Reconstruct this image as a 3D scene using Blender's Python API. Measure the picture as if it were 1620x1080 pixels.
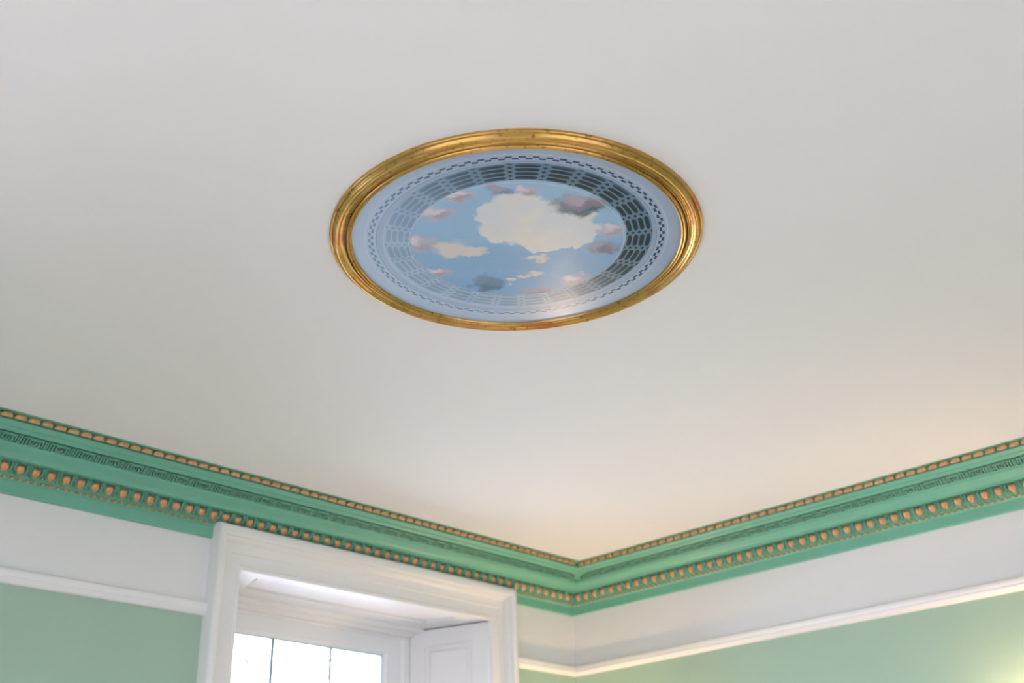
import bpy, bmesh, math, random
from mathutils import Vector, Matrix

for o in list(bpy.data.objects):
    bpy.data.objects.remove(o)
scene = bpy.context.scene
C = scene.collection

# ---------------------------------------------------------------- camera
cam_d = bpy.data.cameras.new('camera')
cam = bpy.data.objects.new('camera', cam_d)
C.objects.link(cam)
RX = Vector((0.69974446, -0.71388711, -0.02688646))
UX = Vector((-0.30418109, -0.33178604, 0.89296802))
FX = Vector((0.64639892, 0.61667107, 0.4493164))
m = Matrix((RX, UX, -FX)).transposed().to_4x4()
m.translation = Vector((0, 0, 1.5))
cam.matrix_world = m
cam_d.sensor_width = 36
cam_d.lens = 1750.0 / 1620 * 36
cam_d.clip_start = 0.05
cam_d.clip_end = 200
cam_d.dof.use_dof = True
cam_d.dof.focus_distance = 2.86
cam_d.dof.aperture_fstop = 2.8
scene.camera = cam

# ---------------------------------------------------------------- view, sky
scene.view_settings.view_transform = 'Standard'
scene.view_settings.look = 'None'
scene.view_settings.gamma = 1
scene.view_settings.exposure = 0.0
scene.view_settings.use_curve_mapping = False

world = bpy.data.worlds.new('overcast_sky')
scene.world = world
world.use_nodes = True
bg = world.node_tree.nodes['Background']
bg.inputs['Color'].default_value = (0.935, 0.905, 1.06, 1)
bg.inputs['Strength'].default_value = 11.8

# room dimensions (metres; camera stands at 0, 0)
CX, CY, H = 4.3478, 3.7737, 3.0
X0, Y0 = -2.6, -2.8
WT = 0.5                       # wall thickness

# windows: (wall, a0, a1, z0, z1); window_1 is the one in view
WIN1 = (2.345, 3.735, 0.95, 2.685)
WIN2 = (-1.0, 1.9, 0.3, 2.6)      # wall_near_left, along y
WIN3 = (-1.2, 2.0, 0.3, 2.6)       # wall_near_right, along x

WIN4 = (-1.3, 0.0, 0.95, 2.685)    # wall_left again, out of view; added to brighten the left ceiling

def portal(name, loc, rot, sx, sy):
    l = bpy.data.lights.new(name, 'AREA')
    l.shape = 'RECTANGLE'; l.size = sx; l.size_y = sy
    l.cycles.is_portal = True
    o = bpy.data.objects.new(name, l); C.objects.link(o)
    o.location = loc; o.rotation_euler = rot
    return o
portal('window_daylight_portal', (3.04, CY + 0.5, 1.80), (math.radians(-90), 0, 0), 1.1, 1.6)
portal('window_daylight_portal', (X0 - 0.3, 0.45, 1.45), (0, math.radians(-90), 0), 2.3, 2.9)
portal('window_daylight_portal', (0.4, Y0 - 0.3, 1.45), (math.radians(90), 0, 0), 3.2, 2.3)

portal('window_daylight_portal', (-0.65, CY + 0.5, 1.80), (math.radians(-90), 0, 0), 1.3, 1.7)

# ---------------------------------------------------------------- materials
def new_mat(name):
    mt = bpy.data.materials.new(name); mt.use_nodes = True
    nt = mt.node_tree
    return mt, nt, nt.nodes['Principled BSDF']

def paint(name, col, rough=0.5, var=0.03, scale=6.0, bump=0.0, bscale=40.0, metal=0.0, spec=0.5, bdist=0.002):
    mt, nt, b = new_mat(name)
    b.inputs['Roughness'].default_value = rough
    b.inputs['Metallic'].default_value = metal
    b.inputs['Specular IOR Level'].default_value = spec
    tc = nt.nodes.new('ShaderNodeTexCoord')
    n = nt.nodes.new('ShaderNodeTexNoise'); n.inputs['Scale'].default_value = scale
    n.inputs['Detail'].default_value = 5
    nt.links.new(tc.outputs['Object'], n.inputs['Vector'])
    mx = nt.nodes.new('ShaderNodeMix'); mx.data_type = 'RGBA'
    mx.inputs['A'].default_value = tuple(c * (1 - var) for c in col) + (1,)
    mx.inputs['B'].default_value = tuple(min(1, c * (1 + var)) for c in col) + (1,)
    nt.links.new(n.outputs['Fac'], mx.inputs['Factor'])
    nt.links.new(mx.outputs['Result'], b.inputs['Base Color'])
    if bump:
        n2 = nt.nodes.new('ShaderNodeTexNoise'); n2.inputs['Scale'].default_value = bscale
        n2.inputs['Detail'].default_value = 4
        nt.links.new(tc.outputs['Object'], n2.inputs['Vector'])
        bp = nt.nodes.new('ShaderNodeBump'); bp.inputs['Strength'].default_value = bump
        bp.inputs['Distance'].default_value = bdist
        nt.links.new(n2.outputs['Fac'], bp.inputs['Height'])
        nt.links.new(bp.outputs['Normal'], b.inputs['Normal'])
    return mt

M_ceiling = paint('ceiling_paint', (0.87, 0.845, 0.835), 0.9, 0.012, 1.5, 0.25, 5.0, spec=0.2)
M_frieze = paint('frieze_paint', (0.765, 0.76, 0.75), 0.85, 0.01, 2.0, 0.15, 9.0, spec=0.25)
M_green = paint('wall_green_paint', (0.355, 0.50, 0.392), 0.8, 0.02, 2.0, 0.15, 20.0, spec=0.3)
M_wood = paint('white_gloss_woodwork', (0.80, 0.795, 0.785), 0.38, 0.01, 8.0, 0.05, 30)
M_cornice = paint('cornice_green_paint', (0.16, 0.45, 0.325), 0.42, 0.07, 14, 0.25, 60)
M_fret = paint('fret_green_paint', (0.135, 0.36, 0.255), 0.55, 0.10, 30, 0.3, 80)
M_egg = paint('copper_gold_paint', (0.62, 0.33, 0.16), 0.34, 0.14, 60, 0.3, 120, metal=0.45)
M_boss = paint('dull_gold_paint', (0.60, 0.37, 0.19), 0.36, 0.16, 60, 0.3, 120, metal=0.4)
M_pvc = paint('window_frame_white', (0.82, 0.83, 0.84), 0.3, 0.01)
M_lead = paint('glazing_bar_grey', (0.28, 0.42, 0.45), 0.4, 0.05)
M_floor = paint('pale_limed_oak_floor', (0.74, 0.65, 0.58), 0.45, 0.12, 3.0)
M_ground = paint('pale_gravel', (0.70, 0.73, 0.80), 0.9, 0.15, 4.0)
M_dark_ground = paint('dark_grey_ground', (0.27, 0.27, 0.265), 0.9, 0.15, 4.0)
M_bark = paint('grey_bark', (0.08, 0.08, 0.08), 0.9, 0.2, 9.0, 0.4, 30)
M_brass = paint('aged_brass', (0.62, 0.42, 0.17), 0.3, 0.08, 20, metal=1.0)

def glass_mat():
    mt = bpy.data.materials.new('window_glass'); mt.use_nodes = True
    nt = mt.node_tree; nt.nodes.clear()
    out = nt.nodes.new('ShaderNodeOutputMaterial')
    tr = nt.nodes.new('ShaderNodeBsdfTransparent'); tr.inputs['Color'].default_value = (0.96, 0.98, 0.97, 1)
    gl = nt.nodes.new('ShaderNodeBsdfGlossy'); gl.inputs['Roughness'].default_value = 0.02
    fr = nt.nodes.new('ShaderNodeFresnel'); fr.inputs['IOR'].default_value = 1.45
    mx = nt.nodes.new('ShaderNodeMixShader')
    nt.links.new(fr.outputs[0], mx.inputs[0]); nt.links.new(tr.outputs[0], mx.inputs[1])
    nt.links.new(gl.outputs[0], mx.inputs[2]); nt.links.new(mx.outputs[0], out.inputs[0])
    return mt
M_glass = glass_mat()

def emit_mat(name, col, st):
    mt, nt, b = new_mat(name)
    b.inputs['Base Color'].default_value = (*col, 1)
    b.inputs['Emission Color'].default_value = (*col, 1)
    b.inputs['Emission Strength'].default_value = st
    return mt
M_bulb = emit_mat('lit_bulb', (1.0, 0.70, 0.38), 12.0)
M_shade = paint('cream_lamp_shade', (0.85, 0.74, 0.55), 0.7, 0.04, 30)

# gilded frame: gold leaf, rubbed to red bole in streaks
def gilt():
    mt, nt, b = new_mat('rubbed_gold_leaf')
    tc = nt.nodes.new('ShaderNodeTexCoord')
    n1 = nt.nodes.new('ShaderNodeTexNoise'); n1.inputs['Scale'].default_value = 6; n1.inputs['Detail'].default_value = 6
    n2 = nt.nodes.new('ShaderNodeTexNoise'); n2.inputs['Scale'].default_value = 70; n2.inputs['Detail'].default_value = 5
    for n in (n1, n2): nt.links.new(tc.outputs['Object'], n.inputs['Vector'])
    r1 = nt.nodes.new('ShaderNodeValToRGB')
    r1.color_ramp.elements[0].position = 0.40; r1.color_ramp.elements[0].color = (0.56, 0.33, 0.085, 1)
    r1.color_ramp.elements[1].position = 0.70; r1.color_ramp.elements[1].color = (0.50, 0.20, 0.07, 1)
    e = r1.color_ramp.elements.new(0.54); e.color = (0.64, 0.39, 0.12, 1)
    nt.links.new(n1.outputs['Fac'], r1.inputs[0])
    r2 = nt.nodes.new('ShaderNodeValToRGB')
    r2.color_ramp.elements[0].position = 0.28; r2.color_ramp.elements[0].color = (0.35, 0.24, 0.12, 1)
    r2.color_ramp.elements[1].position = 0.42; r2.color_ramp.elements[1].color = (1, 1, 1, 1)
    nt.links.new(n2.outputs['Fac'], r2.inputs[0])
    mx = nt.nodes.new('ShaderNodeMix'); mx.data_type = 'RGBA'; mx.blend_type = 'MULTIPLY'
    mx.inputs['Factor'].default_value = 0.8
    nt.links.new(r1.outputs[0], mx.inputs['A']); nt.links.new(r2.outputs[0], mx.inputs['B'])
    nt.links.new(mx.outputs['Result'], b.inputs['Base Color'])
    b.inputs['Metallic'].default_value = 0.85
    mr = nt.nodes.new('ShaderNodeMapRange'); mr.inputs['To Min'].default_value = 0.20; mr.inputs['To Max'].default_value = 0.40
    nt.links.new(n1.outputs['Fac'], mr.inputs['Value']); nt.links.new(mr.outputs[0], b.inputs['Roughness'])
    bp = nt.nodes.new('ShaderNodeBump'); bp.inputs['Strength'].default_value = 0.3; bp.inputs['Distance'].default_value = 0.001
    nt.links.new(n2.outputs['Fac'], bp.inputs['Height']); nt.links.new(bp.outputs['Normal'], b.inputs['Normal'])
    return mt
M_gilt = gilt()

# ---------------------------------------------------------------- helpers
def link(name, bm, mat, parent=None, smooth=False, recalc=True):
    if recalc: bmesh.ops.recalc_face_normals(bm, faces=bm.faces)
    me = bpy.data.meshes.new(name); bm.to_mesh(me); bm.free()
    if mat: me.materials.append(mat)
    if smooth:
        for p in me.polygons: p.use_smooth = True
    o = bpy.data.objects.new(name, me); C.objects.link(o)
    if parent: o.parent = parent
    return o

def tag(o, label, cat=None, group=None, kind=None):
    o['label'] = label
    if cat: o['category'] = cat
    if group: o['group'] = group
    if kind: o['kind'] = kind
    return o

def box(bm, x0, x1, y0, y1, z0, z1):
    v = [bm.verts.new((x, y, z)) for x in (x0, x1) for y in (y0, y1) for z in (z0, z1)]
    for f in ((0, 1, 3, 2), (4, 6, 7, 5), (0, 4, 5, 1), (2, 3, 7, 6), (0, 2, 6, 4), (1, 5, 7, 3)):
        bm.faces.new([v[i] for i in f])

def rings(bm, loops, closed=True, cap=True):
    """connect successive loops of points"""
    L = [[bm.verts.new(p) for p in lp] for lp in loops]
    n = len(L[0])
    for a, b in zip(L[:-1], L[1:]):
        for i in range(n if closed else n - 1):
            j = (i + 1) % n
            bm.faces.new((a[i], a[j], b[j], b[i]))
    if cap and closed:
        bm.faces.new(L[0]); bm.faces.new(list(reversed(L[-1])))
    return L

def tube(bm, pts, rad, n=8):
    pts = [Vector(p) for p in pts]
    loops = []
    for i, p in enumerate(pts):
        t = (pts[min(i + 1, len(pts) - 1)] - pts[max(i - 1, 0)]).normalized()
        a = t.orthogonal().normalized() if abs(t.z) > 0.95 else t.cross(Vector((0, 0, 1))).normalized()
        b = t.cross(a)
        r = rad[i] if isinstance(rad, (list, tuple)) else rad
        loops.append([p + (a * math.cos(k * 2 * math.pi / n) + b * math.sin(k * 2 * math.pi / n)) * r for k in range(n)])
    rings(bm, loops)

def smooth_by_angle(o, deg=35):
    bpy.context.view_layer.objects.active = o
    me = o.data
    me.shade_smooth() if hasattr(me, 'shade_smooth') else None
    me.set_sharp_from_angle(angle=math.radians(deg))

# ---------------------------------------------------------------- room shell
bm = bmesh.new(); box(bm, X0 - WT, CX + WT, Y0 - WT, CY + WT, H, H + 0.15)
tag(link('ceiling', bm, M_ceiling), 'off-white plaster ceiling carrying the round painting', 'ceiling', kind='structure')
bm = bmesh.new(); box(bm, X0 - WT, CX + WT, Y0 - WT, CY + WT, -0.15, 0)
tag(link('floor', bm, M_floor), 'pale oak floor of the room', 'floor', kind='structure')

ZR = 1.5 + 0.989      # bottom of the picture rail: green wall below, white frieze above
def wall(name, along, a0, a1, d0, d1, hole, label):
    """wall slab with a hole, green paint below the rail and white frieze above (faces split at the rail)"""
    bm = bmesh.new()
    def bx(a, b, z0, z1):
        if b - a < 1e-4 or z1 - z0 < 1e-4: return
        if along == 'x': box(bm, a, b, d0, d1, z0, z1)
        else: box(bm, d0, d1, a, b, z0, z1)
    zs = [0, ZR, H]
    if hole:
        cur = a0
        for h0, h1, z0, z1 in hole:
            for lo, hi in ((0, ZR), (ZR, H)):
                bx(cur, h0, lo, hi)
                bx(h0, h1, lo, max(lo, min(hi, z0)))
                bx(h0, h1, max(lo, min(hi, z1)), hi)
            cur = h1
        for lo, hi in ((0, ZR), (ZR, H)):
            bx(cur, a1, lo, hi)
    else:
        bx(a0, a1, 0, ZR); bx(a0, a1, ZR, H)
    o = link(name, bm, M_green)
    o.data.materials.append(M_frieze)
    for p in o.data.polygons:
        if p.center.z > ZR + 1e-3: p.material_index = 1
    tag(o, label, 'wall', kind='structure')
    return o
wall('wall_left', 'x', X0 - WT, CX + WT, CY, CY + WT, [WIN4, (WIN1[0] - 0.01, WIN1[1] + 0.01, WIN1[2], WIN1[3] + 0.02)], 'sage green wall with white frieze around the tall window')
wall('wall_right', 'y', Y0, CY, CX, CX + WT, None, 'sage green wall with white frieze right of the corner')
wall('wall_near_left', 'y', Y0, CY, X0 - WT, X0, [WIN2], 'sage green wall behind the camera on the left')
wall('wall_near_right', 'x', X0 - WT, CX + WT, Y0 - WT, Y0, [WIN3], 'sage green wall behind the camera on the right')

# ---------------------------------------------------------------- window_1 in the left wall
def empty(name, loc=(0, 0, 0), rz=0):
    o = bpy.data.objects.new(name, None); C.objects.link(o); o.location = loc; o.rotation_euler = (0, 0, rz)
    o.empty_display_size = 0.1
    return o

def panel(bm, c, levels, thick):
    """fielded panel: c = 4 corners (face side), levels = [(inset_u0,u1,v0,v1, depth)], pushed back along -n"""
    c = [Vector(p) for p in c]
    n = (c[1] - c[0]).cross(c[3] - c[0]).normalized()
    lu = (c[1] - c[0]).length; lv = (c[3] - c[0]).length
    def P(u, v, d):
        u /= lu; v /= lv
        return (c[0] * (1 - u) * (1 - v) + c[1] * u * (1 - v) + c[2] * u * v + c[3] * (1 - u) * v) - n * d
    loops = [[P(0, 0, thick), P(lu, 0, thick), P(lu, lv, thick), P(0, lv, thick)],
             [P(0, 0, 0), P(lu, 0, 0), P(lu, lv, 0), P(0, lv, 0)]]
    for u0, u1, v0, v1, d in levels:
        loops.append([P(u0, v0, d), P(lu - u1, v0, d), P(lu - u1, lv - v1, d), P(u0, lv - v1, d)])
    rings(bm, loops)

w1 = tag(empty('window_1', (0, 0, 0)), 'tall white casement window with panelled reveals and moulded architrave', 'window', kind='structure')
xl, xr, zs, zt = WIN1
WB = 0.41                            # depth of the splayed reveal
xlb, xrb = xl + 0.143, xr - 0.135
# architrave: profile (distance outward from opening, protrusion from wall)
AP = [(0, 0), (0, .020), (.006, .024), (.012, .024), (.015, .020), (.018, .020), (.050, .020), (.052, .026), (.080, .026), (.084, .030),
      (.086, .038), (.092, .046), (.098, .050), (.100, .058), (.106, .066), (.114, .070), (.124, .070), (.131, .066), (.135, .056), (.135, 0)]
bm = bmesh.new()
k = 1.20
loops = []
for (x, z, sx, sz) in ((xl, 0.0, -1, 0), (xl, zt, -1, 1), (xr, zt, 1, 1), (xr, 0.0, 1, 0)):
    loops.append([(x + sx * a, CY - d, z + sz * a * k) for a, d in AP])
rings(bm, loops, closed=True, cap=True)
arch = link('architrave', bm, M_wood, w1); smooth_by_angle(arch, 40)
# soffit lining with a sunk panel
bm = bmesh.new()
panel(bm, [(xl, CY, zt), (xlb, CY + WB, zt), (xrb, CY + WB, zt), (xr, CY, zt)],
      [(.052, .19, .105, .13, 0), (.058, .196, .111, .136, .014), (.066, .204, .119, .144, .016), (.070, .208, .123, .148, .009)], 0.02)
o = link('soffit_panel', bm, M_wood, w1)
# moulding courses at the back of the soffit
bm = bmesh.new()
ms = [(0, 0), (.004, -.010), (.014, -.016), (.022, -.018), (.040, -.018), (.044, -.026), (.054, -.034), (.070, -.036), (.070, 0)]
d0 = 0.34
rings(bm, [[(x, CY + d0 + a, zt + b) for a, b in ms] for x in (xl + .12, xr - .11)])
o = link('head_moulding', bm, M_wood, w1)
# reveals: fielded shutter panels either side
def reveal(name, xa, xb, side, label=None):
    A = Vector((xa, CY, zs)); B = Vector((xb, CY + WB, zs)); up = Vector((0, 0, zt - 0.005 - zs))
    bm = bmesh.new()
    if side > 0: c = [A, B, B + up, A + up]      # normal towards -x
    else: c = [B, A, A + up, B + up]
    n = (c[1] - c[0]).cross(c[3] - c[0])
    if n.x * side > 0: c = [c[1], c[0], c[3], c[2]]
    flip = (c[0] - A).length > 1e-6
    mf, mb = .088, .078        # stile widths front and back
    u0, u1 = (mb, mf) if flip else (mf, mb)
    lv = [(u0, u1, .12, .075, 0), (u0 + .004, u1 + .004, .124, .079, .012), (u0 + .012, u1 + .012, .132, .087, .018),
          (u0 + .022, u1 + .022, .142, .097, .018), (u0 + .036, u1 + .036, .156, .111, .006)]
    panel(bm, c, lv, 0.03)
    return link(name, bm, M_wood, w1)
reveal('shutter_panel', xr, xrb, 1)
reveal('shutter_panel', xl, xlb, -1)
# thin front bead between shutter and architrave
bm = bmesh.new()
box(bm, xr - .004, xr + .012, CY - .012, CY + .006, zs, zt); link('edge_bead', bm, M_wood, w1)
# casement: outer frame, sash, glass, glazing bars
GX0, GX1, GZ0, GZ1 = 2.60, 3.457, 1.05, 2.598
FD = CY + WB + 0.005
def frame_ring(bm, x0, x1, z0, z1, levels):
    """levels: (inset, y) rings from outside inwards"""
    loops = [[(x0 + i, y, z0 + i), (x1 - i, y, z0 + i), (x1 - i, y, z1 - i), (x0 + i, y, z1 - i)] for i, y in levels]
    L = rings(bm, loops, closed=True, cap=False)
    for i in range(4):
        j = (i + 1) % 4
        bm.faces.new((L[-1][i], L[-1][j], L[0][j], L[0][i]))
bm = bmesh.new()
fx0, fx1, fz1 = xlb - .005, xrb + .005, zt + .005
frame_ring(bm, fx0, fx1, zs, fz1, [(0, FD + .07), (0, FD - .0), (.040, FD - .0), (.048, FD + .006), (.060, FD + .022), (.060, FD + .07)])
o = link('outer_frame', bm, M_pvc, w1)
bm = bmesh.new()
sx0, sx1, sz1 = fx0 + .056, fx1 - .056, fz1 - .040
i1 = sx1 - GX1
frame_ring(bm, sx0, sx1, zs + .04, sz1, [(0, FD + .062), (0, FD + .016), (.004, FD + .012), (i1 - .014, FD + .012), (i1 - .004, FD + .022), (i1, FD + .030), (i1, FD + .062)])
o = link('sash', bm, M_pvc, w1)
gx0, gx1, gz0, gz1 = sx0 + i1, sx1 - i1, zs + .04 + i1, sz1 - i1
bm = bmesh.new()
box(bm, gx0 - .004, gx1 + .004, FD + .036, FD + .040, gz0 - .004, gz1 + .004)
g = link('pane', bm, M_glass, w1)
bm = bmesh.new()    # dark gasket round the pane
frame_ring(bm, gx0 - .002, gx1 + .002, gz0 - .002, gz1 + .002, [(0, FD + .044), (0, FD + .030), (.006, FD + .030), (.006, FD + .044)])
link('gasket', bm, M_lead, w1)
for gx, wdt in ((2.832, .0080), (3.152, .0055)):
    bm = bmesh.new(); box(bm, gx - wdt, gx + wdt, FD + .030, FD + .035, gz0, gz1)
    link('glazing_bar', bm, M_lead, w1)
bm = bmesh.new()
for a_, b_ in ((xl - .01, fx0), (fx1, xr + .01)):
    box(bm, a_, b_, FD + .002, FD + .068, zs, WIN1[3] + .02)
box(bm, xl - .01, xr + .01, FD + .072, FD + .08, fz1 - .02, WIN1[3] + .02)
link('light_leak_block', bm, M_wood, w1)  # added filler that blocks daylight leaking past the frame
bm = bmesh.new(); box(bm, xl, xr, CY - .05, CY + WT, zs - .04, zs)
link('sill', bm, M_wood, w1)

# unseen windows, added and sized to bring daylight into the room
def added_window(name, along, a0, a1, z0, z1, dd, s, label):
    w = tag(empty(name), label, 'window', kind='structure')
    def bx(bm, p0, p1, q0, q1, r0, r1):
        if along == 'x': box(bm, p0, p1, q0, q1, r0, r1)
        else: box(bm, q0, q1, p0, p1, r0, r1)
    y0, y1 = sorted((dd, dd + s * .06))
    bm = bmesh.new()
    t = .06; mid = (a0 + a1) / 2
    bx(bm, a0, a0 + t, y0, y1, z0, z1); bx(bm, a1 - t, a1, y0, y1, z0, z1)
    bx(bm, a0 + t, a1 - t, y0, y1, z0, z0 + t); bx(bm, a0 + t, a1 - t, y0, y1, z1 - t, z1)
    bx(bm, mid - .025, mid + .025, y0, y1, z0 + t, z1 - t)
    link('window_frame', bm, M_pvc, w)
    bm = bmesh.new(); yy = dd + s * .03
    q0, q1 = sorted((yy, yy + s * .004))
    bx(bm, a0 + t, mid - .025, q0, q1, z0 + t, z1 - t); bx(bm, mid + .025, a1 - t, q0, q1, z0 + t, z1 - t)
    link('pane', bm, M_glass, w)
added_window('added_window_2', 'y', *WIN2, X0 - .1, -1, 'unseen white two-light window behind the camera on the left, sized for daylight')
added_window('added_window_3', 'x', *WIN3, Y0 - .1, -1, 'unseen white two-light window behind the camera on the right, sized for daylight')

added_window('added_window_4', 'x', *WIN4, CY + .35, 1, 'white window added in the same wall, out of view, to light the left ceiling')

# ---------------------------------------------------------------- picture rails
RP = [(0, -.001), (.013, 0), (.016, .003), (.024, .018), (.0225, .020), (.0230, .024), (.026, .028), (.026, .043), (.022, .048), (.014, .051), (0, .052)]
def rail_x(name, x0, x1, mitre, label):
    bm = bmesh.new()
    rings(bm, [[(x0, CY - e, ZR + z) for e, z in RP], [(x1 - (e if mitre else 0), CY - e, ZR + z) for e, z in RP]])
    o = link(name, bm, M_wood); smooth_by_angle(o, 50); tag(o, label, 'picture rail', kind='structure')
rail_x('trim_3', 0.02, xl - .135, False, 'white picture rail left of the window')
rail_x('trim_4', xr + .135, CX, True, 'short white picture rail between window and corner')
bm = bmesh.new()
rings(bm, [[(CX - e, Y0, ZR + z) for e, z in RP], [(CX - e, CY - e, ZR + z) for e, z in RP]])
o = link('trim_5', bm, M_wood); smooth_by_angle(o, 50)
tag(o, 'long white picture rail right of the corner', 'picture rail', kind='structure')

# ---------------------------------------------------------------- cornice
KR = 0.196 / 0.230
CP = [(.232, 0), (.232, .0022), (.229, .0034), (.211, .0040), (.1990, .012), (.1975, .0220), (.2075, .0245), (.205, .0275), (.199, .029), (.193, .0335), (.186, .0365),
      (.1855, .0395), (.182, .0400), (.177, .0415), (.171, .0450), (.1685, .0480), (.1655, .0480), (.1600, .0418), (.1275, .0658), (.1325, .0720), (.130, .0740),
      (.1275, .0775), (.1265, .0815), (.1225, .0825), (.118, .0855), (.112, .0885), (.104, .0915), (.096, .0955), (.089, .1005), (.085, .1055), (.0845, .1085),
      (.080, .1095), (.070, .1098), (.0500, .1100), (.0485, .1180), (.0455, .1260), (.0400, .1340), (.0335, .1410), (.0310, .1455), (.0330, .1475), (.0315, .1490), (.0315, .1515), (.027, .1525),
      (.0235, .1555), (.0235, .1595), (.0265, .1625), (.0245, .1650), (.018, .1670), (.0155, .1690), (.0150, .2070), (.0120, .2100), (0, .2100)]
def mapL(a, e, d): return Vector((a, CY - e, H - d))
def mapR(a, e, d): return Vector((CX - e * KR, a, H - d))
def sweep(name, mp, a0, end, label):
    bm = bmesh.new()
    prof = CP + [(0, 0)]
    rings(bm, [[mp(a0, e, d) for e, d in prof], [mp(end(e), e, d) for e, d in prof]])
    o = link(name, bm, M_cornice); smooth_by_angle(o, 30)
    return tag(o, label, 'cornice', kind='structure')
corL = sweep('trim_1', mapL, X0, lambda e: CX - e * KR, 'green moulded cornice with gold beading above the window')
corR = sweep('trim_2', mapR, Y0, lambda e: CY - e, 'green moulded cornice with gold beading right of the corner')

def tangent_frame(p0, p1):
    """unit direction across (downwards) and outward normal in (e, d) space"""
    t = Vector((p1[0] - p0[0], p1[1] - p0[1])); L = t.length; t /= L
    n = Vector((t.y, -t.x))
    if n.x < 0 or n.y < -0.0: n = Vector((abs(t.y), abs(t.x)))
    return t, n, L

def fret(mp, a0, a1, lim):
    """running key pattern raised on the sloping band"""
    bm = bmesh.new()
    p0, p1 = (.1640, .0505), (.1340, .0733)
    t, n, L = tangent_frame(p0, p1)
    hgt = .0015; low = -.0096; w = .0050; wh = .0040
    def bar(s0, s1, q0, q1):
        if max(s0, s1) > lim - 0.001: return
        pts = []
        for hh in (low, hgt):
            for s, q in ((s0, q0), (s1, q0), (s1, q1), (s0, q1)):
                e = p0[0] + t.x * q * L + n.x * hh; d = p0[1] + t.y * q * L + n.y * hh
                pts.append(mp(s, e, d))
        v = [bm.verts.new(p) for p in pts]
        for f in ((0, 1, 2, 3), (4, 7, 6, 5), (0, 4, 5, 1), (1, 5, 6, 2), (2, 6, 7, 3), (3, 7, 4, 0)):
            bm.faces.new([v[i] for i in f])
    U = .0935; wq = wh / L
    s = a0
    while s < a1:
        def V(x, y0, y1): bar(s + x * U - w / 2, s + x * U + w / 2, y0, y1)
        def Hh(x0, x1, y): bar(s + x0 * U, s + x1 * U, y - wq / 2, y + wq / 2)
        V(.04, .06, .94); V(.14, .06, .94); V(.26, .24, .94)
        Hh(.14, .86, .06 + wq / 2); Hh(.26, .74, .94 - wq / 2)
        V(.86, .06, .76); V(.74, .42, .94)
        Hh(.38, .86, .24); V(.38, .24, .72); Hh(.38, .62, .72); V(.62, .46, .72); V(.50, .42, .56)
        V(.96, .06, .94)
        s += U
    return bm
link('key_pattern', fret(mapL, .80, CX, CX - .165 * KR), M_fret, corL)
link('key_pattern', fret(mapR, .55, CY, CY - .165), M_fret, corR)

# egg and dart
E0, E1 = (.0635, .1125), (.0370, .1465)
et, en, eL = tangent_frame(E0, E1)
def egg_pt(mp, a, s, q, h):
    """s along wall, q across (0..1), h outward; the ovolo bulges"""
    b = .0042 * math.sin(math.pi * max(0, min(1, q)))
    e = E0[0] + et.x * q * eL + en.x * (h + b); d = E0[1] + et.y * q * eL + en.y * (h + b)
    return mp(a + s, e, d)
def rib(bm, mp, a, path, w, lo, hi):
    """raised rib following a path of (s, q) on the ovolo"""
    loops = []
    for i, (s_, q) in enumerate(path):
        p = path[max(i - 1, 0)]; n_ = path[min(i + 1, len(path) - 1)]
        dx, dy = n_[0] - p[0], (n_[1] - p[1]) * eL
        l = math.hypot(dx, dy) or 1
        nx, ny = -dy / l, dx / l
        ww = w[i] if isinstance(w, (list, tuple)) else w
        sec = []
        for sd, h in ((-1, lo), (-1, hi - .001), (-.45, hi), (.45, hi), (1, hi - .001), (1, lo)):
            sec.append(egg_pt(mp, a, s_ + nx * ww * sd, q + ny * ww * sd / eL, h))
        loops.append(sec)
    rings(bm, loops)
def egg_surround(mp, eggs, sgn, sp):
    bm = bmesh.new()
    for a in eggs:
        for rx_, ry_, th, hi in ((.0203, .60, .0013, .0060), (.0240, .67, .0008, .0030)):
            path = [(rx_, -.06)] + [(rx_ * math.cos(math.pi * i / 14), .36 + ry_ * math.sin(math.pi * i / 14)) for i in range(15)] + [(-rx_, -.06)]
            rib(bm, mp, a, path, th, -.012, hi)
        c = a + sp / 2
        rib(bm, mp, c, [(0, q) for q in (-.04, .3, .7, .86, 1.0)], [.0010, .0011, .0014, .0028, .0010], -.012, .002)
    return bm
def egg_mesh(mp, name):
    bm = bmesh.new()
    bmesh.ops.create_uvsphere(bm, u_segments=20, v_segments=14, radius=1)
    o0 = mp(0, (E0[0] + E1[0]) / 2, (E0[1] + E1[1]) / 2)
    for v in bm.verts:
        x, y, z = v.co
        y = max(y, -0.78)
        wd = .0168 * (1.0 - .10 * y)
        e = (E0[0] + E1[0]) / 2 + et.x * (y * .0205 + .001) + en.x * (z * .0135 - .0005)
        d = (E0[1] + E1[1]) / 2 + et.y * (y * .0205 + .001) + en.y * (z * .0135 - .0005)
        v.co = mp(x * wd, e, d) - o0
    bmesh.ops.recalc_face_normals(bm, faces=bm.faces)
    me = bpy.data.meshes.new(name); bm.to_mesh(me); bm.free(); me.materials.append(M_egg)
    for p in me.polygons: p.use_smooth = True
    return me, o0
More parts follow.
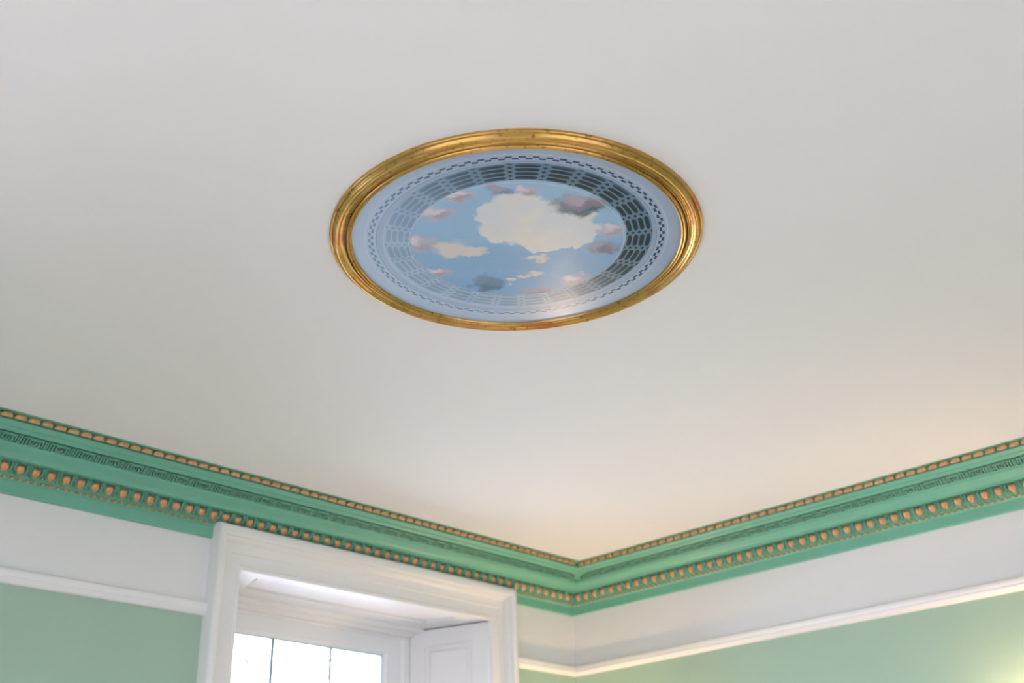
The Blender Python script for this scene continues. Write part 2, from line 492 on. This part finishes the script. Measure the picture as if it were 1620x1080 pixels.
def ball_mesh(mp, name, e0, d0, rx, rt, rn, mat, lean=0.0, tn=None, clampy=None, pw=1.0):
    bm = bmesh.new()
    bmesh.ops.create_uvsphere(bm, u_segments=16, v_segments=12, radius=1)
    t2, n2 = tn
    o0 = mp(0, e0, d0)
    for v in bm.verts:
        x, y, z = v.co
        if clampy is not None: y = min(y, clampy)
        x = math.copysign(abs(x) ** pw, x)
        e = e0 + t2.x * y * rt + n2.x * z * rn; d = d0 + t2.y * y * rt + n2.y * z * rn
        v.co = mp(x * rx + lean * y * rt, e, d) - o0
    bmesh.ops.recalc_face_normals(bm, faces=bm.faces)
    me = bpy.data.meshes.new(name); bm.to_mesh(me); bm.free(); me.materials.append(mat)
    for p in me.polygons: p.use_smooth = True
    return me, o0

bt = (Vector((-.3, .954)), Vector((.954, .3)))
gt = (Vector((-.45, .893)), Vector((.893, .45)))
def place(me, name, o0, mp, positions, parent, base):
    out = []
    for a in positions:
        o = bpy.data.objects.new(name, me); C.objects.link(o); o.parent = parent
        o.location = o0 + (mp(a, 0, 0) - mp(0, 0, 0))
        out.append(o)
    return out
def rest_as_stuff(me, name, o0, mp, positions, parent):
    bm = bmesh.new()
    for a in positions:
        off = o0 + (mp(a, 0, 0) - mp(0, 0, 0))
        tmp = bmesh.new(); tmp.from_mesh(me)
        for v in tmp.verts: v.co += off
        md = bpy.data.meshes.new('t'); tmp.to_mesh(md); tmp.free(); bm.from_mesh(md); bpy.data.meshes.remove(md)
    o = link(name, bm, me.materials[0], parent, smooth=True); o['kind'] = 'stuff'
    return o

def ornaments(mp, cor, egg0, sp, lo, hi, hit, sgn, bp0, bsp):
    # eggs
    eggs = []
    n = -60
    while n < 120:
        a = egg0 + sgn * 0 + n * sp
        if lo < a < hi: eggs.append(a)
        n += 1
    me, o0 = egg_mesh(mp, 'egg')
    place(me, 'egg', o0, mp, eggs, cor, None)
    link('egg_surround', egg_surround(mp, eggs, sgn, sp), M_cornice, cor, smooth=True)
    # small beads: two to an egg
    me, o0 = ball_mesh(mp, 'bead', .0270, .1575, .0074, .0064, .0062, M_egg, tn=bt)
    bs = []
    for a in eggs: bs += [a + sp * .25, a + sp * .75]
    bs.sort(); 
    near, far = bs[:100], bs[100:]
    if lo < 0: pass
    place(me, 'bead', o0, mp, near, cor, None)
    if far: rest_as_stuff(me, 'bead_row', o0, mp, far, cor)
    # gold bosses along the ceiling edge
    me, o0 = ball_mesh(mp, 'gilt_boss', .2150, .0150, 0.0215, .0140, .0130, M_boss, lean=-.15 * sgn, tn=gt, clampy=.35, pw=.75)
    b = []
    n = -80
    while n < 140:
        a = bp0 + n * bsp
        if lo < a < hit: b.append(a)
        n += 1
    place(me, 'gilt_boss', o0, mp, b, cor, None)
ornaments(mapL, corL, 1.3637, .0547, 1.15, CX - .045 * KR - .030, CX - .21 * KR - .018, 1, 1.2793, .0465)
ornaments(mapR, corR, 1.4484, .0548, 1.10, CY - .045 - .030, CY - .21 - .018, -1, 1.310, .0465)

# ---------------------------------------------------------------- ceiling medallion
MX, MY = 1.7658, 1.6585
med = tag(empty('ceiling_medallion', (MX, MY, H)), 'round sky painting in a gilded moulded frame on the ceiling', 'ceiling painting')
FP = [(.474, 0), (.474, .005), (.4728, .0078), (.4700, .0088), (.4675, .0074), (.4662, .0062), (.4650, .0070), (.4640, .0115), (.4615, .0155), (.4575, .0172), (.4530, .0160),
      (.4500, .0120), (.4475, .0092), (.4440, .0080), (.4405, .0088), (.4385, .0110), (.4375, .0142), (.4362, .0146), (.4352, .0120), (.4345, .0070), (.4335, .0066), (.4325, .0120), (.4312, .0162), (.4285, .0178), (.4262, .0165),
      (.4254, .0125), (.4246, .0122), (.4238, .0150), (.4215, .0162), (.4192, .0150), (.4180, .0115), (.4180, .0)]
bm = bmesh.new()
N = 192
loops = []
for k_ in range(N):
    an = 2 * math.pi * k_ / N
    loops.append([(r * math.cos(an), r * math.sin(an), -d) for r, d in FP])
L = [[bm.verts.new(p) for p in lp] for lp in loops]
for k_ in range(N):
    a, b = L[k_], L[(k_ + 1) % N]
    for i in range(len(FP) - 1):
        bm.faces.new((a[i], a[i + 1], b[i + 1], b[i]))
fr = link('frame', bm, M_gilt, med); smooth_by_angle(fr, 50)

# painting: procedural, in its own plane coordinates (u to one side, v to the other, radius 1)
class SN:
    def __init__(s, nt): s.nt = nt
    def m(s, op, a, b=0.0, c=0.0, clamp=False):
        n = s.nt.nodes.new('ShaderNodeMath'); n.operation = op; n.use_clamp = clamp
        for i, x in enumerate((a, b, c)):
            if hasattr(x, 'is_output'): s.nt.links.new(x, n.inputs[i])
            elif i < len(n.inputs): n.inputs[i].default_value = x
        return n.outputs[0]
    def mix(s, f, A, B):
        n = s.nt.nodes.new('ShaderNodeMix'); n.data_type = 'RGBA'
        for key, x in (('Factor', f), ('A', A), ('B', B)):
            if hasattr(x, 'is_output'): s.nt.links.new(x, n.inputs[key])
            elif key == 'Factor': n.inputs[key].default_value = x
            else: n.inputs[key].default_value = (*x, 1)
        return n.outputs['Result']
    def step(s, x, lo, hi):      # smooth 0..1
        n = s.nt.nodes.new('ShaderNodeMapRange'); n.interpolation_type = 'SMOOTHSTEP'
        s.nt.links.new(x, n.inputs[0]); n.inputs[1].default_value = lo; n.inputs[2].default_value = hi
        return n.outputs[0]
    def band(s, x, lo, hi, soft=.004):
        return s.m('MULTIPLY', s.step(x, lo - soft, lo + soft), s.step(x, hi + soft, hi - soft))
def lin(r, g, b):
    f = lambda c: ((c / 255 + .055) / 1.055) ** 2.4 if c > 10 else c / 255 / 12.92
    return (f(r), f(g), f(b))
def painting_mat():
    mt, nt, b = new_mat('sky_painting'); S = SN(nt)
    tc = nt.nodes.new('ShaderNodeTexCoord')
    sep = nt.nodes.new('ShaderNodeSeparateXYZ'); nt.links.new(tc.outputs['Object'], sep.inputs[0])
    x, y = sep.outputs[0], sep.outputs[1]
    k = .70711 / .42
    u = S.m('SUBTRACT', S.m('MULTIPLY', x, k), S.m('MULTIPLY', y, k))
    v = S.m('SUBTRACT', S.m('MULTIPLY', x, -k), S.m('MULTIPLY', y, k))
    ns = nt.nodes.new('ShaderNodeTexNoise'); ns.inputs['Scale'].default_value = 22; ns.inputs['Detail'].default_value = 3
    nt.links.new(tc.outputs['Object'], ns.inputs['Vector'])
    nsep = nt.nodes.new('ShaderNodeSeparateColor'); nt.links.new(ns.outputs['Color'], nsep.inputs[0])
    du = S.m('MULTIPLY', S.m('SUBTRACT', nsep.outputs[0], .5), .21)
    dv = S.m('MULTIPLY', S.m('SUBTRACT', nsep.outputs[1], .5), .21)
    uu, vv = S.m('ADD', u, du), S.m('ADD', v, dv)
    def rad(cu, cv, U=u, V=v):
        a = S.m('SUBTRACT', U, cu); c = S.m('SUBTRACT', V, cv)
        return S.m('SQRT', S.m('ADD', S.m('MULTIPLY', a, a), S.m('MULTIPLY', c, c)))
    def blob(cu, cv, ru, rv, soft=.12):
        a = S.m('DIVIDE', S.m('SUBTRACT', uu, cu), ru); c = S.m('DIVIDE', S.m('SUBTRACT', vv, cv), rv)
        q = S.m('SQRT', S.m('ADD', S.m('MULTIPLY', a, a), S.m('MULTIPLY', c, c)))
        return S.step(q, 1 + soft, 1 - soft)
    # sky
    sky = S.mix(S.step(v, -.5, .55), lin(132, 172, 212), lin(156, 190, 220))
    nb = nt.nodes.new('ShaderNodeTexNoise'); nb.inputs['Scale'].default_value = 9; nb.inputs['Detail'].default_value = 8
    nt.links.new(tc.outputs['Object'], nb.inputs['Vector'])
    sky = S.mix(S.m('MULTIPLY', S.step(nb.outputs['Fac'], .45, .75), .35), sky, lin(168, 200, 226))
    col = sky
    cream = S.mix(S.step(nb.outputs['Fac'], .35, .7), lin(216, 219, 226), lin(230, 224, 216))
    for (cu, cv, ru, rv) in ((.02, .30, .25, .26), (.20, .22, .26, .25), (.33, .12, .16, .13), (-.10, .36, .16, .13), (.17, .02, .12, .10), (-.06, .20, .15, .15)):
        col = S.mix(blob(cu, cv, ru, rv, .10), col, cream)
    for (cu, cv, ru, rv) in ((-.41, -.01, .11, .095), (-.28, -.05, .08, .04), (.05, -.38, .05, .03), (-.04, -.43, .035, .02), (.13, -.34, .06, .03), (.12, -.15, .06, .035)):
        col = S.mix(blob(cu, cv, ru, rv, .35), col, lin(214, 208, 204))
    # rim clouds in rose, mauve, slate and dark green (plain cloud tufts)
    rose, mauve, slate = lin(198, 184, 194), lin(160, 148, 166), lin(96, 122, 150)
    green, dusk = lin(62, 92, 112), lin(150, 140, 156)
    # architectural rings
    r = rad(0, .02)
    rs = rad(.012, .045)
    ang = S.m('ARCTAN2', v, u)
    # painted tone of the balustrade: dark on one side, pale on the other (artist's own tones)
    side = S.step(S.m('ADD', S.m('MULTIPLY', u, .85), S.m('MULTIPLY', v, .62)), -.45, .55)
    pale = S.mix(S.step(nb.outputs['Fac'], .3, .7), lin(150, 176, 206), lin(172, 194, 216))
    pale_d = S.mix(.5, pale, lin(110, 140, 170))
    dark = lin(98, 126, 150); dark_d = lin(26, 46, 62)
    rail_c = S.mix(side, pale, dark); slot_c = S.mix(side, pale_d, dark_d)
    NS = 26.0
    fr_ = S.m('FRACT', S.m('ADD', S.m('MULTIPLY', ang, NS / (2 * math.pi)), 40.25))
    t = S.m('ABSOLUTE', S.m('SUBTRACT', fr_, .5))
    rows = S.m('FRACT', S.m('MULTIPLY', S.m('SUBTRACT', rs, .655), 1 / .0375))
    rr = S.m('ABSOLUTE', S.m('SUBTRACT', rows, .5))
    # elongated slot: rounded ends
    slot = S.step(S.m('ADD', S.m('POWER', S.m('DIVIDE', t, .36), 6.0), S.m('POWER', S.m('DIVIDE', rr, .36), 2.0)), 1.15, .8)
    dia = S.step(S.m('ADD', S.m('DIVIDE', S.m('SUBTRACT', .5, t), .09), S.m('DIVIDE', S.m('SUBTRACT', .5, rr), .32)), 1.15, .8)
    slot = S.m('MAXIMUM', slot, dia)
    balu = S.mix(slot, rail_c, slot_c)
    ring_pl = S.mix(S.step(S.m('ADD', u, v), -.5, .9), lin(176, 195, 220), lin(158, 174, 198))
    nr = nt.nodes.new('ShaderNodeTexNoise'); nr.inputs['Scale'].default_value = 60; nr.inputs['Detail'].default_value = 3
    nt.links.new(tc.outputs['Object'], nr.inputs['Vector'])
    ring_pl = S.mix(S.m('MULTIPLY', nr.outputs['Fac'], .3), ring_pl, lin(185, 200, 222))
    # rim tufts first over the sky, then ring
    tufts = [(-.344, .565, .11, .075, rose), (-.46, .37, .085, .07, rose), (-.60, .06, .10, .09, rose), (-.49, -.30, .08, .06, rose),
             (-.194, -.46, .085, .11, slate), (.168, -.58, .11, .06, dusk), (.41, -.43, .10, .08, rose), (.556, .167, .08, .06, rose),
             (.54, -.03, .09, .07, dusk), (.37, .42, .17, .09, green), (.39, .46, .13, .07, mauve), (-.10, .60, .07, .05, dusk), (.04, .59, .06, .05, rose)]
    for cu, cv, ru, rv, c in tufts:
        col = S.mix(S.m('MULTIPLY', blob(cu, cv, ru, rv, .35), .75), col, c)
        col = S.mix(S.m('MULTIPLY', blob(cu + ru * .25, cv - rv * .35, ru * .55, rv * .5, .5), .5), col, tuple(q * .6 for q in c))
        col = S.mix(S.m('MULTIPLY', blob(cu - ru * .3, cv + rv * .35, ru * .6, rv * .5, .5), .6), col, tuple(min(1, q * 1.45 + .03) for q in c))
    col = S.mix(S.step(rs, .648, .656), col, balu)
    col = S.mix(S.step(rs, .806, .812), col, ring_pl)
    # checkered band, two rows
    NC = 76.0
    ca = S.m('FRACT', S.m('MULTIPLY', ang, NC / (2 * math.pi)))
    c1 = S.m('GREATER_THAN', ca, .5)
    chk = S.m('ADD', S.m('MULTIPLY', c1, S.band(r, .882, .897, .002)), S.m('MULTIPLY', S.m('SUBTRACT', 1.0, c1), S.band(r, .866, .881, .002)))
    chk_c = S.mix(side, lin(118, 146, 176), lin(52, 70, 98))
    col = S.mix(chk, col, chk_c)
    col = S.mix(S.m('MULTIPLY', S.band(r, .846, .850, .003), .7), col, lin(92, 118, 152))
    col = S.mix(S.m('MULTIPLY', S.band(r, .812, .845, .003), .25), col, lin(105, 130, 165))
    col = S.mix(S.m('MULTIPLY', S.band(r, .912, .918, .004), .6), col, lin(205, 215, 228))
    col = S.mix(S.m('MULTIPLY', S.band(r, .648, .656, .003), .5), col, lin(200, 208, 218))
    nt.links.new(col, b.inputs['Base Color'])
    b.inputs['Roughness'].default_value = 0.27
    b.inputs['Specular IOR Level'].default_value = 0.28
    return mt
bm = bmesh.new()
rings(bm, [[(.4185 * math.cos(2 * math.pi * i / 128), .4185 * math.sin(2 * math.pi * i / 128), z) for i in range(128)] for z in (0, -.009)])
pt = link('painting', bm, painting_mat(), med)

# ---------------------------------------------------------------- lamps just below the view
def lamp_light(name, loc, power, rad, parent):
    l = bpy.data.lights.new(name, 'POINT'); l.energy = power; l.color = (1.0, 0.66, 0.42); l.shadow_soft_size = rad
    o = bpy.data.objects.new(name, l); C.objects.link(o); o.location = loc; o.parent = parent
    return o
def lathe(bm, prof, c, n=40, cap=False):
    L = [[bm.verts.new((c[0] + r * math.cos(2 * math.pi * i / n), c[1] + r * math.sin(2 * math.pi * i / n), c[2] + z)) for i in range(n)] for r, z in prof]
    for a, b in zip(L[:-1], L[1:]):
        for i in range(n):
            j = (i + 1) % n
            bm.faces.new((a[i], a[j], b[j], b[i]))
    if cap:
        bm.faces.new(L[0]); bm.faces.new(L[-1])
# wall light on the right wall, its glow reaching the lower right corner
SX, SY, SZ = CX, 1.49, 1.87
sc = tag(empty('wall_light', (SX, SY, SZ)), 'brass wall light with cream bowl shade on the right wall', 'wall light')
bm = bmesh.new(); rings(bm, [[(x, .05 * math.cos(a * math.pi / 12), -.06 + .07 * math.sin(a * math.pi / 12)) for a in range(24)] for x in (0, -.012)])
link('backplate', bm, M_brass, sc)
bm = bmesh.new(); tube(bm, [(-.01, 0, -.07), (-.06, 0, -.10), (-.11, 0, -.09), (-.125, 0, -.04)], .008, 10)
link('arm', bm, M_brass, sc, smooth=True)
bm = bmesh.new(); lathe(bm, [(.02, -.045), (.06, -.03), (.085, 0), (.10, .05), (.097, .05), (.082, .002), (.058, -.026), (.02, -.04)], (-.125, 0, 0))
link('lamp_shade', bm, M_shade, sc, smooth=True)
bm = bmesh.new(); bmesh.ops.create_uvsphere(bm, u_segments=16, v_segments=10, radius=.022, matrix=Matrix.Translation((-.125, 0, .010)))
link('bulb', bm, M_bulb, sc, smooth=True)
lamp_light('wall_light_glow', (-.125, 0, .045), 11.5, .03, sc)
# floor uplighter in the corner
fl = tag(empty('floor_lamp', (4.08, 3.50, 0)), 'tall floor uplighter standing in the corner beside the window', 'floor lamp')
bm = bmesh.new(); lathe(bm, [(0.001, 0), (.14, 0), (.14, .015), (.03, .03), (.001, .03)], (0, 0, 0)); link('base', bm, M_brass, fl, smooth=False)
bm = bmesh.new(); tube(bm, [(0, 0, .02), (0, 0, 1.60)], .011, 12); link('pole', bm, M_brass, fl, smooth=True)
bm = bmesh.new(); lathe(bm, [(.02, 1.60), (.08, 1.62), (.13, 1.67), (.15, 1.71), (.147, 1.71), (.127, 1.675), (.078, 1.626), (.02, 1.606)], (0, 0, 0)); link('lamp_shade', bm, M_shade, fl, smooth=True)
bm = bmesh.new(); bmesh.ops.create_uvsphere(bm, u_segments=16, v_segments=10, radius=.025, matrix=Matrix.Translation((0, 0, 1.655)))
link('bulb', bm, M_bulb, fl, smooth=True)
lamp_light('floor_lamp_glow', (0, 0, 1.70), 19.0, .035, fl)

# ---------------------------------------------------------------- outside
bm = bmesh.new(); 
box(bm, -30, 45, CY + WT + .02, 60, -.5, -.4)
tag(link('ground', bm, M_ground), 'pale gravel ground outside the window', 'ground', kind='structure')
bm = bmesh.new()
box(bm, -30, 45, -40, CY + WT, -.5, -.4)  # unseen dark ground, added to cut light thrown up onto the ceiling
tag(link('unseen_dark_ground', bm, M_dark_ground), 'unseen dark grey ground added around the house to cut upward light', 'unseen_dark_ground', kind='structure')
def tree(x, y, h, seed, label, r0):
    rnd = random.Random(seed)
    bm = bmesh.new()
    def grow(p, d, l, r, lev):
        pts = [p]; q = p.copy(); dd = d.copy()
        for i in range(5):
            dd = (dd + Vector((rnd.uniform(-.1, .1), rnd.uniform(-.1, .1), rnd.uniform(-.02, .06)))).normalized()
            q = q + dd * l / 5; pts.append(q.copy())
        tube(bm, pts, [r * (1 - .12 * i) for i in range(6)], 6)
        if lev == 0: return
        for i in range(2, 6):
            for _ in range(2 if lev > 1 else 1):
                a = rnd.uniform(0, 2 * math.pi)
                nd = (dd * .8 + Vector((math.cos(a), math.sin(a), rnd.uniform(.1, .5))) * .75).normalized()
                grow(pts[i], nd, l * rnd.uniform(.35, .55), r * .38, lev - 1)
    grow(Vector((0, 0, -.02)), Vector((0, 0, 1)), h, r0, 3)
    o = link('bare_tree', bm, M_bark, smooth=True)
    o.location = (x, y, -.4)
    tag(o, label, 'tree')
tree(8.66, 12.0, 4.4, 3, 'slender bare tree outside behind the middle window pane', .05)
tree(6.1, 12.5, 3.0, 11, 'bare tree outside behind the leftmost window pane', .06)
